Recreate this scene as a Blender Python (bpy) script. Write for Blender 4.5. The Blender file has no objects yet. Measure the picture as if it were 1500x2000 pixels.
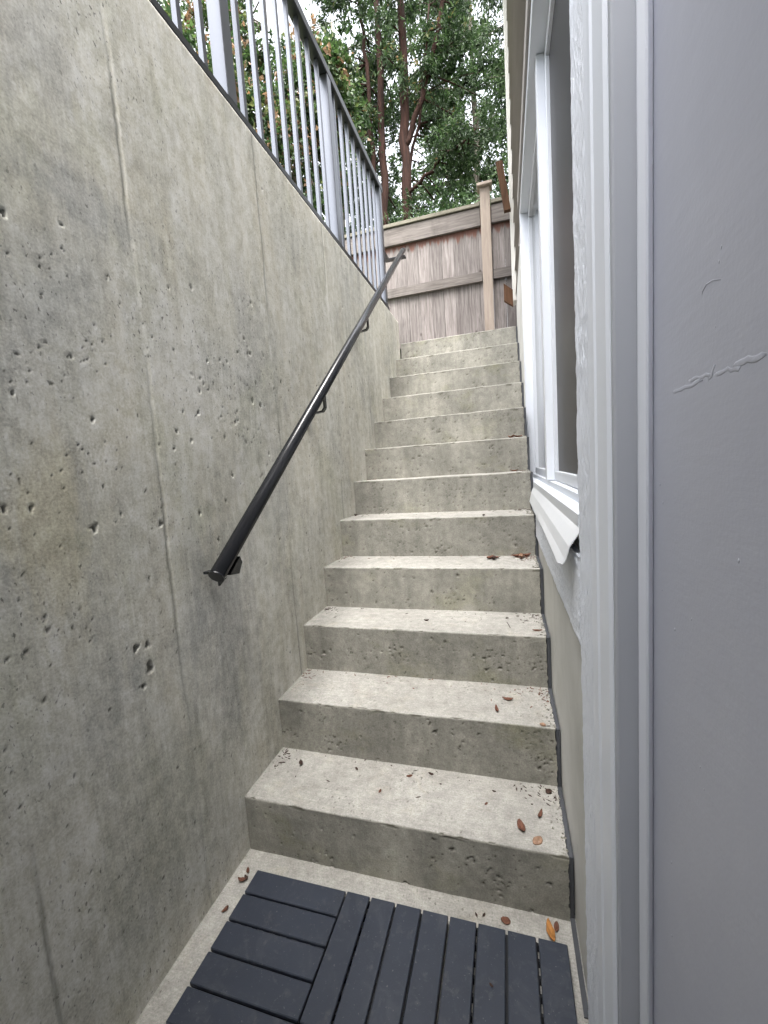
import bpy, math, random
import numpy as np
from mathutils import Matrix, Vector

# ------------------------------------------------------------------ scene, camera, light
S = bpy.context.scene
COL = S.collection
RNG = np.random.default_rng(7)
random.seed(7)
rad = math.radians

cam_d = bpy.data.cameras.new('camera')
cam = bpy.data.objects.new('camera', cam_d); COL.objects.link(cam); S.camera = cam
yw, pt, rl = -0.291457, 0.103455, -0.0675655
fw = Vector((math.sin(yw)*math.cos(pt), math.cos(yw)*math.cos(pt), -math.sin(pt)))
rt = Vector((math.cos(yw), -math.sin(yw), 0)); up = rt.cross(fw)
r2 = math.cos(rl)*rt + math.sin(rl)*up; u2 = -math.sin(rl)*rt + math.cos(rl)*up
M = Matrix((r2, u2, -fw)).transposed().to_4x4(); M.translation = (0.81626, -1.00086, 1.17023)
cam.matrix_world = M
cam_d.sensor_fit = 'VERTICAL'; cam_d.sensor_height = 24.0; cam_d.sensor_width = 18.0
cam_d.lens = 806.95/2000*24.0
cam_d.clip_start = 0.02; cam_d.clip_end = 2000

SUN_EL, SUN_AZ = 63.0, 164.0          # azimuth clockwise from +Y
W_ = bpy.data.worlds.new('World'); S.world = W_; W_.use_nodes = True
nt = W_.node_tree; nt.nodes.clear()
sky = nt.nodes.new('ShaderNodeTexSky'); sky.sky_type = 'NISHITA'; sky.sun_disc = False
sky.sun_elevation = rad(SUN_EL); sky.sun_rotation = rad(SUN_AZ)
sky.air_density = 1.0; sky.dust_density = 6.0; sky.ozone_density = 1.0
hs = nt.nodes.new('ShaderNodeHueSaturation'); hs.inputs['Saturation'].default_value = 0.22
bg = nt.nodes.new('ShaderNodeBackground'); bg.inputs['Strength'].default_value = 0.15
wo = nt.nodes.new('ShaderNodeOutputWorld')
nt.links.new(sky.outputs[0], hs.inputs['Color']); nt.links.new(hs.outputs[0], bg.inputs['Color']); nt.links.new(bg.outputs[0], wo.inputs[0])
sd = bpy.data.lights.new('sun', 'SUN'); sd.energy = 1.4; sd.angle = rad(40); sd.color = (1, 0.97, 0.92)
sun = bpy.data.objects.new('sun', sd); COL.objects.link(sun)
a, e = rad(SUN_AZ), rad(SUN_EL)
sdir = Vector((math.sin(a)*math.cos(e), math.cos(a)*math.cos(e), math.sin(e)))
sun.rotation_euler = sdir.to_track_quat('Z', 'Y').to_euler()
sun.location = (0, -2, 9)
vs = S.view_settings
vs.view_transform = 'Standard'; vs.look = 'None'; vs.gamma = 1.0; vs.use_curve_mapping = False
vs.exposure = 2.78

# ------------------------------------------------------------------ helpers
def prop(o, label=None, cat=None, group=None, kind=None):
    if label: o['label'] = label
    if cat: o['category'] = cat
    if group: o['group'] = group
    if kind: o['kind'] = kind
    return o

def empty(name, loc=(0, 0, 0)):
    o = bpy.data.objects.new(name, None); COL.objects.link(o); o.location = loc
    o.empty_display_size = 0.1
    return o

def link(name, me, mat=None, parent=None):
    o = bpy.data.objects.new(name, me); COL.objects.link(o)
    if mat is not None and len(me.materials) == 0: me.materials.append(mat)
    if parent is not None:
        o.parent = parent
        p = Vector((0, 0, 0)); q = parent
        while q is not None: p += q.location; q = q.parent
        o.location = -p + o.location      # geometry is given in world coordinates
    return o

class MB:
    """collects shapes for ONE mesh"""
    def __init__(s): s.v = []; s.f = []
    def add(s, vs_, fs):
        n = len(s.v); s.v += [tuple(map(float, p)) for p in vs_]; s.f += [tuple(i+n for i in f) for f in fs]; return s
    def box(s, x0, x1, y0, y1, z0, z1, c=0.0):
        if c <= 0:
            return s.add([(x, y, z) for z in (z0, z1) for y in (y0, y1) for x in (x0, x1)],
                         [(0, 2, 3, 1), (4, 5, 7, 6), (0, 1, 5, 4), (2, 6, 7, 3), (0, 4, 6, 2), (1, 3, 7, 5)])
        # chamfered box: 24 verts
        c = min(c, 0.49*(x1-x0), 0.49*(y1-y0), 0.49*(z1-z0))
        lo = (x0, y0, z0); hi = (x1, y1, z1); idx = {}; vv = []
        for sx in (0, 1):
            for sy in (0, 1):
                for sz in (0, 1):
                    sg = (sx, sy, sz)
                    for ax in range(3):
                        p = []
                        for k in range(3):
                            b = hi[k] if sg[k] else lo[k]
                            if k != ax: b += -c if sg[k] else c
                            p.append(b)
                        idx[(sg, ax)] = len(vv); vv.append(p)
        ff = []
        for ax in range(3):
            o1, o2 = [k for k in range(3) if k != ax]
            for sv in (0, 1):
                q = []
                for (p1, p2) in ((0, 0), (1, 0), (1, 1), (0, 1)):
                    sg = [0, 0, 0]; sg[ax] = sv; sg[o1] = p1; sg[o2] = p2; q.append(idx[(tuple(sg), ax)])
                ff.append(tuple(q))
            for p1 in (0, 1):
                for p2 in (0, 1):       # edges along ax
                    a_ = [0, 0, 0]; a_[o1] = p1; a_[o2] = p2; b_ = list(a_); b_[ax] = 1
                    ff.append((idx[(tuple(a_), o1)], idx[(tuple(b_), o1)], idx[(tuple(b_), o2)], idx[(tuple(a_), o2)]))
        for sx in (0, 1):
            for sy in (0, 1):
                for sz in (0, 1):
                    ff.append(tuple(idx[((sx, sy, sz), k)] for k in range(3)))
        return s.add(vv, ff)
    def prism(s, poly, ax, a0, a1):
        """poly: 2-D points in the two other axes (in order), extruded along axis ax"""
        n = len(poly); vv = []
        for a_ in (a0, a1):
            for p in poly:
                q = list(p); q.insert(ax, a_); vv.append(q)
        ff = [tuple(range(n))[::-1], tuple(range(n, 2*n))] + [(i, (i+1) % n, n+(i+1) % n, n+i) for i in range(n)]
        return s.add(vv, ff)
    def tube(s, pts, radii, n=12, cap=True):
        pts = [Vector(p) for p in pts]
        if not hasattr(radii, '__len__'): radii = [radii]*len(pts)
        vv = []; ref = None
        for i, p in enumerate(pts):
            t = (pts[min(i+1, len(pts)-1)] - pts[max(i-1, 0)]).normalized()
            if ref is None: ref = t.orthogonal().normalized()
            ref = (ref - t*ref.dot(t)).normalized(); b = t.cross(ref)
            for k in range(n):
                an = 2*math.pi*k/n; vv.append(p + float(radii[i])*(math.cos(an)*ref + math.sin(an)*b))
        ff = []
        for i in range(len(pts)-1):
            for k in range(n):
                ff.append((i*n+k, i*n+(k+1) % n, (i+1)*n+(k+1) % n, (i+1)*n+k))
        if cap: ff += [tuple(range(n))[::-1], tuple(range((len(pts)-1)*n, len(pts)*n))]
        return s.add(vv, ff)
    def mesh(s, name='m', smooth=False, fix=True):
        me = bpy.data.meshes.new(name); me.from_pydata(s.v, [], s.f); me.validate()
        if fix:
            import bmesh
            bm = bmesh.new(); bm.from_mesh(me); bmesh.ops.recalc_face_normals(bm, faces=bm.faces); bm.to_mesh(me); bm.free()
        if smooth: me.shade_smooth()
        me.update(); return me
    def build(s, name, mat, parent=None, smooth=False):
        return link(name, s.mesh(name, smooth), mat, parent)

def big_mesh(name, V, F, smooth=True, attrs=None, cattr=None):
    """V (n,3), F (m,k) with k = 3 or 4"""
    V = np.asarray(V, np.float32); F = np.asarray(F, np.int32); k = F.shape[1]
    me = bpy.data.meshes.new(name)
    me.vertices.add(len(V)); me.vertices.foreach_set('co', V.ravel())
    me.loops.add(F.size); me.loops.foreach_set('vertex_index', F.ravel())
    me.polygons.add(len(F)); me.polygons.foreach_set('loop_start', np.arange(len(F), dtype=np.int32)*k)
    try: me.polygons.foreach_set('loop_total', np.full(len(F), k, np.int32))
    except Exception: pass
    me.polygons.foreach_set('use_smooth', np.full(len(F), smooth, bool))
    for n_, arr in (attrs or {}).items():
        at = me.attributes.new(n_, 'FLOAT', 'POINT'); at.data.foreach_set('value', np.asarray(arr, np.float32))
    me.update(calc_edges=True); me.validate()
    return me

def grid_faces(nu, nv):
    i = np.arange((nu-1))[:, None]; j = np.arange(nv-1)[None, :]
    a_ = (i*nv+j).ravel()
    return np.stack([a_, a_+nv, a_+nv+1, a_+1], 1)

def vnoise(u, v, seed):
    """smooth value noise in [-1,1]"""
    r = np.random.default_rng(seed); T = r.uniform(-1, 1, (256, 256))
    iu = np.floor(u).astype(int); iv = np.floor(v).astype(int); fu = u-iu; fv = v-iv
    fu = fu*fu*(3-2*fu); fv = fv*fv*(3-2*fv)
    g = lambda x, y: T[x % 256, y % 256]
    return (g(iu, iv)*(1-fu)+g(iu+1, iv)*fu)*(1-fv) + (g(iu, iv+1)*(1-fu)+g(iu+1, iv+1)*fu)*fv

def fbm(u, v, seed, oct=4):
    s = 0; a_ = 1.0; t = 0
    for k in range(oct):
        s = s + a_*vnoise(u*2**k+13*k, v*2**k+7*k, seed+k); t += a_; a_ *= 0.5
    return s/t

# ------------------------------------------------------------------ materials
class NT:
    def __init__(s, name):
        s.m = bpy.data.materials.new(name); s.m.use_nodes = True; s.t = s.m.node_tree
        s.b = s.t.nodes['Principled BSDF']; s.out = s.t.nodes['Material Output']
    def n(s, ty, **kw):
        nd = s.t.nodes.new(ty)
        for k, v in kw.items():
            if k in nd.inputs: nd.inputs[k].default_value = v
            else: setattr(nd, k, v)
        return nd
    def l(s, a_, b_): s.t.links.new(a_, b_)
    def coords(s, scale=(1, 1, 1), rot=(0, 0, 0), kind='Object', loc=(0, 0, 0)):
        tc = s.n('ShaderNodeTexCoord'); mp = s.n('ShaderNodeMapping')
        mp.inputs['Scale'].default_value = scale; mp.inputs['Rotation'].default_value = rot; mp.inputs['Location'].default_value = loc
        s.l(tc.outputs[kind], mp.inputs[0]); return mp.outputs[0]
    def geo(s, scale=(1, 1, 1), loc=(0, 0, 0)):
        g = s.n('ShaderNodeNewGeometry'); mp = s.n('ShaderNodeMapping')
        mp.inputs['Scale'].default_value = scale; mp.inputs['Location'].default_value = loc
        s.l(g.outputs['Position'], mp.inputs[0]); return mp.outputs[0]
    def noise(s, vec, scale, detail=6, rough=0.6, dist=0.0):
        nd = s.n('ShaderNodeTexNoise'); nd.inputs['Scale'].default_value = scale
        nd.inputs['Detail'].default_value = detail; nd.inputs['Roughness'].default_value = rough; nd.inputs['Distortion'].default_value = dist
        s.l(vec, nd.inputs['Vector']); return nd.outputs[0]
    def ramp(s, fac, stops):
        r = s.n('ShaderNodeValToRGB'); cr = r.color_ramp
        while len(cr.elements) < len(stops): cr.elements.new(0.5)
        for e_, (p, c) in zip(cr.elements, stops):
            e_.position = p; e_.color = (*c, 1) if hasattr(c, '__len__') else (c, c, c, 1)
        s.l(fac, r.inputs[0]); return r.outputs[0]
    def mix(s, a_, b_, fac, mode='MIX'):
        m = s.n('ShaderNodeMix'); m.data_type = 'RGBA'; m.blend_type = mode; m.clamp_factor = True
        for sock, v in ((m.inputs[6], a_), (m.inputs[7], b_), (m.inputs[0], fac)):
            if isinstance(v, bpy.types.NodeSocket): s.l(v, sock)
            elif hasattr(v, '__len__'): sock.default_value = (*v, 1)
            else: sock.default_value = v
        return m.outputs[2]
    def math(s, op, a_, b_=0.0):
        m = s.n('ShaderNodeMath'); m.operation = op
        for i, v in enumerate((a_, b_)):
            if isinstance(v, bpy.types.NodeSocket): s.l(v, m.inputs[i])
            else: m.inputs[i].default_value = v
        return m.outputs[0]
    def attr(s, name):
        a_ = s.n('ShaderNodeAttribute'); a_.attribute_name = name; return a_.outputs['Fac']
    def bump(s, h, strength=0.3, dist=0.002, prev=None):
        b = s.n('ShaderNodeBump'); b.inputs['Strength'].default_value = strength; b.inputs['Distance'].default_value = dist
        s.l(h, b.inputs['Height'])
        if prev is not None: s.l(prev, b.inputs['Normal'])
        return b.outputs[0]
    def fin(s, col=None, rough=0.8, nrm=None, spec=0.3, metal=0.0):
        if col is not None:
            if isinstance(col, bpy.types.NodeSocket): s.l(col, s.b.inputs['Base Color'])
            else: s.b.inputs['Base Color'].default_value = (*col, 1)
        if isinstance(rough, bpy.types.NodeSocket): s.l(rough, s.b.inputs['Roughness'])
        else: s.b.inputs['Roughness'].default_value = rough
        s.b.inputs['Specular IOR Level'].default_value = spec; s.b.inputs['Metallic'].default_value = metal
        if nrm is not None: s.l(nrm, s.b.inputs['Normal'])
        return s.m

def concrete_wall_mat():
    t = NT('cast_concrete_wall'); p = t.geo(); st = t.geo((1, 6, 0.6))
    big = t.noise(p, 1.7, 5, 0.6, 0.4); strk = t.noise(st, 2.4, 7, 0.62, 0.3); fine = t.noise(p, 28, 6, 0.7); grit = t.noise(p, 190, 3, 0.7)
    c = t.ramp(big, [(0.32, (0.475, 0.473, 0.445)), (0.50, (0.565, 0.555, 0.505)), (0.68, (0.645, 0.628, 0.562))])
    c = t.mix(c, t.ramp(strk, [(0.34, (0.36, 0.365, 0.36)), (0.5, (0.5, 0.5, 0.49)), (0.64, (0.62, 0.615, 0.59))]), 0.55, 'OVERLAY')
    med = t.noise(t.geo((1, 1.6, 0.9), (9, 4, 2)), 6.5, 6, 0.68, 0.8)
    c = t.mix(c, t.ramp(med, [(0.33, 0.41), (0.66, 0.61)]), 0.65, 'OVERLAY')
    # warm lime stains and greenish algae
    warm = t.noise(t.geo((1, 3, 0.8), (4, 2, 9)), 1.9, 4, 0.6, 0.6)
    c = t.mix(c, (0.55, 0.50, 0.38), t.math('MULTIPLY', t.ramp(warm, [(0.52, 0.0), (0.72, 1.0)]), 0.32))
    alg = t.noise(t.geo((1, 2, 1), (1, 7, 3)), 2.6, 5, 0.65, 0.5)
    c = t.mix(c, (0.33, 0.34, 0.22), t.math('MULTIPLY', t.ramp(alg, [(0.54, 0.0), (0.75, 1.0)]), 0.40))
    # damp and lime patches where water has run off the rail bracket and the forms leaked
    g_ = t.n('ShaderNodeNewGeometry'); sx_ = t.n('ShaderNodeSeparateXYZ'); t.l(g_.outputs['Position'], sx_.inputs[0])
    en = t.noise(t.geo((1, 5, 1.1), (7, 7, 1)), 3.0, 6, 0.7, 0.5)
    def patch(c_, y0, z0, ry, rz, col, amt):
        a_ = t.math('DIVIDE', t.math('SUBTRACT', sx_.outputs['Y'], y0), ry); b_ = t.math('DIVIDE', t.math('SUBTRACT', sx_.outputs['Z'], z0), rz)
        d_ = t.math('SQRT', t.math('ADD', t.math('MULTIPLY', a_, a_), t.math('MULTIPLY', b_, b_)))
        d_ = t.math('ADD', d_, t.math('MULTIPLY', t.math('SUBTRACT', en, 0.5), 2.4))
        return t.mix(c_, col, t.math('MULTIPLY', t.ramp(d_, [(0.35, 1.0), (1.0, 0.0)]), amt))
    c = patch(c, 0.02, 0.72, 0.16, 0.40, (0.31, 0.312, 0.305), 0.60)
    c = patch(c, 0.27, 1.62, 0.10, 0.30, (0.40, 0.40, 0.385), 0.45)
    c = patch(c, -0.38, 2.02, 0.20, 0.16, (0.40, 0.40, 0.39), 0.45)
    c = patch(c, -0.26, 1.76, 0.22, 0.07, (0.34, 0.345, 0.34), 0.5)
    c = patch(c, -0.45, 1.10, 0.10, 0.22, (0.50, 0.46, 0.32), 0.55)
    c = patch(c, -0.30, 0.35, 0.25, 0.30, (0.34, 0.34, 0.27), 0.45)
    c = patch(c, -0.05, 1.45, 0.16, 0.30, (0.68, 0.67, 0.63), 0.45)
    c = patch(c, 0.62, 1.35, 0.25, 0.45, (0.66, 0.63, 0.54), 0.45)
    # pale trowel smears
    sm = t.noise(t.geo((1, 6, 2.2), (3, 1, 5)), 3.1, 6, 0.7, 1.4)
    c = t.mix(c, (0.60, 0.60, 0.58), t.math('MULTIPLY', t.ramp(sm, [(0.60, 0.0), (0.70, 1.0)]), 0.40))
    c = t.mix(c, t.ramp(fine, [(0.32, 0.34), (0.68, 0.66)]), 0.7, 'OVERLAY')
    fst = t.noise(t.geo((1, 30, 2.0), (2, 0, 3)), 3.0, 6, 0.7, 0.3)
    c = t.mix(c, t.ramp(fst, [(0.33, 0.40), (0.67, 0.61)]), 0.5, 'OVERLAY')
    c = t.mix(c, t.ramp(grit, [(0.3, 0.32), (0.7, 0.68)]), 0.6, 'OVERLAY')
    speck = t.noise(t.geo((1, 1.3, 0.8)), 95, 2, 0.5); spz = t.noise(p, 2.2, 3, 0.6)
    c = t.mix(c, (0.09, 0.09, 0.08), t.math('MULTIPLY', t.math('MULTIPLY', t.ramp(speck, [(0.64, 0.0), (0.69, 1.0)]), t.ramp(spz, [(0.42, 0.1), (0.6, 1.0)])), 0.75))
    c = t.mix(c, (0.085, 0.082, 0.070), t.math('MULTIPLY', t.attr('pit'), 0.85))       # shade inside the bug holes, put into the colour
    c = t.mix(c, (0.20, 0.20, 0.17), t.math('MULTIPLY', t.attr('seam'), 0.7))
    nr = t.bump(fine, 0.25, 0.004); nr = t.bump(grit, 0.30, 0.0012, nr)
    return t.fin(c, 0.85, nr, 0.25)

def concrete_step_mat():
    t = NT('broomed_concrete_step'); p = t.geo(); g = t.n('ShaderNodeNewGeometry'); sp = t.n('ShaderNodeSeparateXYZ'); t.l(g.outputs['True Normal'], sp.inputs[0])
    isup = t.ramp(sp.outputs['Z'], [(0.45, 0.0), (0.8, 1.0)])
    big = t.noise(p, 3.5, 5, 0.6, 0.3); fine = t.noise(p, 34, 6, 0.7); grit = t.noise(p, 220, 3, 0.7)
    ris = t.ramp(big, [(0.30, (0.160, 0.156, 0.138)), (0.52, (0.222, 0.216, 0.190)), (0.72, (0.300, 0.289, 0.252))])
    strk = t.noise(t.geo((7, 1, 0.8)), 2.6, 6, 0.6)
    ris = t.mix(ris, t.ramp(strk, [(0.35, 0.40), (0.62, 0.59)]), 0.6, 'OVERLAY')
    alg = t.noise(t.geo((1.4, 1, 2), (5, 0, 2)), 3.2, 5, 0.6)
    ris = t.mix(ris, (0.20, 0.20, 0.11), t.math('MULTIPLY', t.ramp(alg, [(0.55, 0.0), (0.75, 1.0)]), 0.45))
    broom = t.noise(t.geo((5, 90, 5)), 3.0, 4, 0.6, 0.2)
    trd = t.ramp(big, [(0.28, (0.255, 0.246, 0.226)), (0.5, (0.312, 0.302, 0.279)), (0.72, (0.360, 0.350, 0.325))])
    trd = t.mix(trd, t.ramp(broom, [(0.3, 0.42), (0.7, 0.58)]), 0.6, 'OVERLAY')
    dirt = t.noise(t.geo((1, 1, 1), (2, 8, 0)), 9.0, 6, 0.7, 0.4)
    trd = t.mix(trd, (0.34, 0.31, 0.25), t.math('MULTIPLY', t.ramp(dirt, [(0.56, 0.0), (0.78, 1.0)]), 0.55))
    c = t.mix(ris, trd, isup)  # risers coloured darker than treads: mostly painted shading, partly dirt
    c = t.mix(c, t.ramp(fine, [(0.32, 0.36), (0.68, 0.64)]), 0.65, 'OVERLAY')
    c = t.mix(c, t.ramp(grit, [(0.3, 0.32), (0.7, 0.68)]), 0.6, 'OVERLAY')
    spk = t.noise(p, 110, 2, 0.5); spz = t.noise(t.geo((1, 1, 1), (6, 1, 4)), 4.0, 4, 0.65)
    c = t.mix(c, (0.10, 0.095, 0.08), t.math('MULTIPLY', t.math('MULTIPLY', t.ramp(spk, [(0.64, 0.0), (0.69, 1.0)]), t.ramp(spz, [(0.42, 0.1), (0.62, 1.0)])), 0.75))
    c = t.mix(c, (0.085, 0.080, 0.062), t.math('MULTIPLY', t.attr('pit'), 0.85))  # pits darkened in the colour, as shaded cavities
    nr = t.bump(fine, 0.3, 0.004); nr = t.bump(grit, 0.35, 0.0014, nr); nr = t.bump(broom, 0.10, 0.0015, nr)
    return t.fin(c, 0.88, nr, 0.25)

def paint_mat(name, col, rough=0.5, grain=(1, 1, 1), gscale=30, gstr=0.25, mott=0.06, gd=0.002):
    t = NT(name); p = t.geo(grain); n1 = t.noise(p, gscale, 6, 0.65, 0.3); n2 = t.noise(t.geo(), 2.5, 4, 0.6)
    c = t.mix(col, t.ramp(n2, [(0.3, 0.5-mott), (0.7, 0.5+mott)]), 1.0, 'OVERLAY')
    fl = t.noise(t.geo((1, 1, 0.35)), 60, 3, 0.6)
    c = t.mix(c, tuple(0.55*k for k in col), t.math('MULTIPLY', t.ramp(fl, [(0.68, 0.0), (0.74, 1.0)]), 0.5 if gstr > 0.2 else 0.0))
    return t.fin(c, rough, t.bump(n1, gstr, gd), 0.4)

def wood_mat(name, dark, mid, light, knots=True, ax='z', stain=None):
    t = NT(name)
    oi = t.n('ShaderNodeObjectInfo')
    sc = (26, 26, 1.6) if ax == 'z' else (1.6, 26, 26)
    tc = t.geo(sc); add = t.n('ShaderNodeVectorMath'); add.operation = 'ADD'
    cmb = t.n('ShaderNodeCombineXYZ'); rv = t.math('MULTIPLY', oi.outputs['Random'], 37.0)
    for k in range(3): t.l(rv, cmb.inputs[k])
    t.l(tc, add.inputs[0]); t.l(cmb.outputs[0], add.inputs[1])
    gr = t.noise(add.outputs[0], 3.0, 7, 0.65, 0.5)
    c = t.ramp(gr, [(0.25, dark), (0.5, mid), (0.75, light)])
    hue = t.math('ADD', t.math('MULTIPLY', oi.outputs['Random'], 0.26), 0.37)
    hc = t.n('ShaderNodeCombineColor'); [t.l(hue, hc.inputs[k]) for k in range(3)]
    c = t.mix(c, hc.outputs[0], 0.8, 'OVERLAY')
    blot = t.noise(t.geo((1, 1, 0.5)), 5.0, 5, 0.65, 0.4)
    c = t.mix(c, tuple(0.45*k for k in dark), t.math('MULTIPLY', t.ramp(blot, [(0.55, 0.0), (0.75, 1.0)]), 0.45))
    if knots:
        v = t.n('ShaderNodeTexVoronoi'); v.inputs['Scale'].default_value = 5.5; v.inputs['Randomness'].default_value = 1.0
        t.l(t.geo((1.5, 1, 0.9)), v.inputs['Vector'])
        c = t.mix(c, (0.035, 0.025, 0.022), t.math('MULTIPLY', t.ramp(v.outputs['Distance'], [(0.05, 1.0), (0.12, 0.0)]), 0.9))
    if stain is not None:        # rain-washed red-brown stain hanging below the top rail
        g = t.n('ShaderNodeNewGeometry'); sp = t.n('ShaderNodeSeparateXYZ'); t.l(g.outputs['Position'], sp.inputs[0])
        drip = t.noise(t.geo((22, 1, 0.6)), 1.0, 5, 0.6)
        hgt = t.math('SUBTRACT', stain, sp.outputs['Z'])
        edge = t.math('MULTIPLY', t.math('SUBTRACT', drip, 0.36), 0.30)
        f_ = t.math('SUBTRACT', edge, hgt)
        c = t.mix(c, (0.11, 0.040, 0.025), t.math('MULTIPLY', t.ramp(f_, [(0.0, 0.0), (0.03, 1.0)]), 0.75))
    return t.fin(c, 0.85, t.bump(gr, 0.35, 0.002), 0.2)

def leaf_mat(name, stops, rough=0.5, trans=0.35):
    t = NT(name); c = t.ramp(t.attr('tint'), stops)
    t.fin(c, rough, None, 0.35)
    tr = t.n('ShaderNodeBsdfTranslucent'); t.l(c, tr.inputs['Color']); mx = t.n('ShaderNodeMixShader'); mx.inputs[0].default_value = trans
    t.l(t.b.outputs[0], mx.inputs[1]); t.l(tr.outputs[0], mx.inputs[2]); t.l(mx.outputs[0], t.out.inputs['Surface'])
    return t.m

def bark_mat(name, dark, light):
    t = NT(name); g = t.noise(t.geo((9, 9, 0.9)), 2.2, 7, 0.7, 0.6)
    c = t.ramp(g, [(0.3, dark), (0.68, light)])
    return t.fin(c, 0.9, t.bump(g, 0.8, 0.03), 0.15)

MW = concrete_wall_mat(); MS = concrete_step_mat()
M_rail = NT('charcoal_satin_metal'); n_ = M_rail.noise(M_rail.geo(), 120, 3, 0.6)
M_rail = M_rail.fin((0.118, 0.126, 0.145), 0.30, M_rail.bump(n_, 0.06, 0.0006), 0.6, 0.72)
M_dark = NT('dark_satin_metal').fin((0.020, 0.022, 0.026), 0.35, None, 0.4, 0.0)
M_hand = NT('black_powder_coat'); n_ = M_hand.noise(M_hand.geo(), 260, 2, 0.6)
M_hand = M_hand.fin((0.016, 0.017, 0.020), 0.24, M_hand.bump(n_, 0.05, 0.0004), 0.55, 0.0)
M_screw = NT('zinc_screw').fin((0.6, 0.6, 0.6), 0.3, None, 0.5, 1.0)
M_trim = paint_mat('white_painted_rough_timber', (0.76, 0.80, 0.88), 0.5, (1, 1, 0.35), 120, 0.9, 0.05, 0.006)
M_mould = paint_mat('white_painted_moulding', (0.75, 0.79, 0.87), 0.45, (1, 1, 0.1), 60, 0.10, 0.02)
M_jamb = paint_mat('grey_painted_jamb', (0.40, 0.42, 0.47), 0.5, (1, 1, 0.1), 60, 0.10, 0.02)
M_strip = paint_mat('grey_white_strip', (0.64, 0.67, 0.74), 0.45, (1, 1, 0.1), 60, 0.05, 0.02)
M_vinyl = paint_mat('white_vinyl', (0.62, 0.65, 0.70), 0.35, (1, 1, 1), 40, 0.02, 0.02)
M_flash = paint_mat('white_sheet_metal', (0.62, 0.64, 0.67), 0.4, (1, 1, 1), 8, 0.08, 0.03, 0.01)
M_side = paint_mat('taupe_lap_siding', (0.26, 0.245, 0.23), 0.6, (1, 0.3, 1), 50, 0.15, 0.05)
M_corner = paint_mat('cream_corner_board', (0.50, 0.49, 0.46), 0.6, (1, 1, 0.2), 50, 0.15, 0.05)
M_panel = paint_mat('cream_cement_panel', (0.54, 0.54, 0.515), 0.75, (1, 1, 0.3), 26, 0.22, 0.10)
M_memb = paint_mat('dark_membrane', (0.060, 0.064, 0.072), 0.7, (1, 1, 1), 30, 0.15, 0.1)
t = NT('grey_painted_door'); g1 = t.noise(t.geo((1, 0.25, 1)), 55, 5, 0.6); g2 = t.noise(t.geo(), 3, 4, 0.6); g3 = t.noise(t.geo(), 260, 2, 0.5)
sm_ = t.noise(t.geo((1, 0.8, 0.5), (3, 3, 3)), 6, 6, 0.7, 0.8)
dcol = t.mix(t.ramp(g2, [(0.3, (0.455, 0.472, 0.550)), (0.7, (0.505, 0.522, 0.600))]), (0.58, 0.59, 0.64), t.math('MULTIPLY', t.ramp(sm_, [(0.55, 0.0), (0.75, 1.0)]), 0.30))
M_door = t.fin(dcol, t.ramp(sm_, [(0.3, 0.36), (0.7, 0.52)]), t.bump(g3, 0.10, 0.0008, t.bump(g1, 0.22, 0.002)), 0.45)
t = NT('insect_screen'); M_screen = t.fin((0.028, 0.027, 0.030), 0.42, None, 0.35)
t = NT('window_glass'); M_glass = t.fin((0.035, 0.038, 0.040), 0.03, None, 0.5); t.b.inputs['IOR'].default_value = 1.52; t.b.inputs['Specular IOR Level'].default_value = 0.9
t = NT('deck_tile_plastic'); dn = t.noise(t.geo(), 5, 4, 0.6); df = t.noise(t.geo(), 300, 2, 0.6); dd = t.noise(t.geo((1, 1, 1), (3, 3, 0)), 40, 5, 0.7)
dc = t.mix(t.ramp(dn, [(0.3, (0.018, 0.023, 0.035)), (0.7, (0.026, 0.032, 0.047))]), (0.16, 0.155, 0.14), t.math('MULTIPLY', t.ramp(dd, [(0.58, 0.0), (0.80, 1.0)]), 0.35))
scf = t.noise(t.geo((1, 1, 1), (8, 1, 0)), 14, 7, 0.75, 1.0); dust = t.noise(t.geo(), 170, 3, 0.6)
dc = t.mix(dc, (0.09, 0.094, 0.102), t.math('MULTIPLY', t.ramp(scf, [(0.52, 0.0), (0.74, 1.0)]), 0.30))
dc = t.mix(dc, (0.22, 0.215, 0.20), t.math('MULTIPLY', t.ramp(dust, [(0.66, 0.0), (0.72, 1.0)]), 0.35))
M_tile = t.fin(dc, t.ramp(scf, [(0.3, 0.36), (0.7, 0.56)]), t.bump(df, 0.2, 0.0008), 0.45)
M_tileb = NT('deck_tile_grid').fin((0.015, 0.016, 0.018), 0.6)
M_fence = wood_mat('weathered_cedar', (0.078, 0.067, 0.064), (0.155, 0.138, 0.132), (0.250, 0.229, 0.221), True, 'z', 3.17)
M_frail = wood_mat('weathered_cedar_rail', (0.065, 0.056, 0.051), (0.125, 0.111, 0.103), (0.185, 0.167, 0.156), False, 'x')
M_post = wood_mat('new_cedar_post', (0.235, 0.190, 0.157), (0.315, 0.262, 0.222), (0.370, 0.315, 0.272), False, 'z')
M_cap = wood_mat('mossy_cap_board', (0.085, 0.078, 0.060), (0.145, 0.134, 0.106), (0.200, 0.186, 0.152), False, 'x')
M_brown = wood_mat('brown_stained_timber', (0.032, 0.015, 0.008), (0.062, 0.031, 0.016), (0.095, 0.052, 0.028), False, 'z')
M_cedarleaf = leaf_mat('conifer_foliage', [(0.0, (0.014, 0.031, 0.011)), (0.55, (0.037, 0.072, 0.023)), (0.9, (0.070, 0.115, 0.038)), (1.0, (0.22, 0.12, 0.05))], 0.55, 0.3)
M_mapleleaf = leaf_mat('broad_leaves', [(0.0, (0.018, 0.040, 0.013)), (0.5, (0.046, 0.084, 0.025)), (0.72, (0.074, 0.12, 0.038)), (0.80, (0.16, 0.090, 0.042)), (1.0, (0.22, 0.145, 0.09))], 0.5, 0.4)
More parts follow.
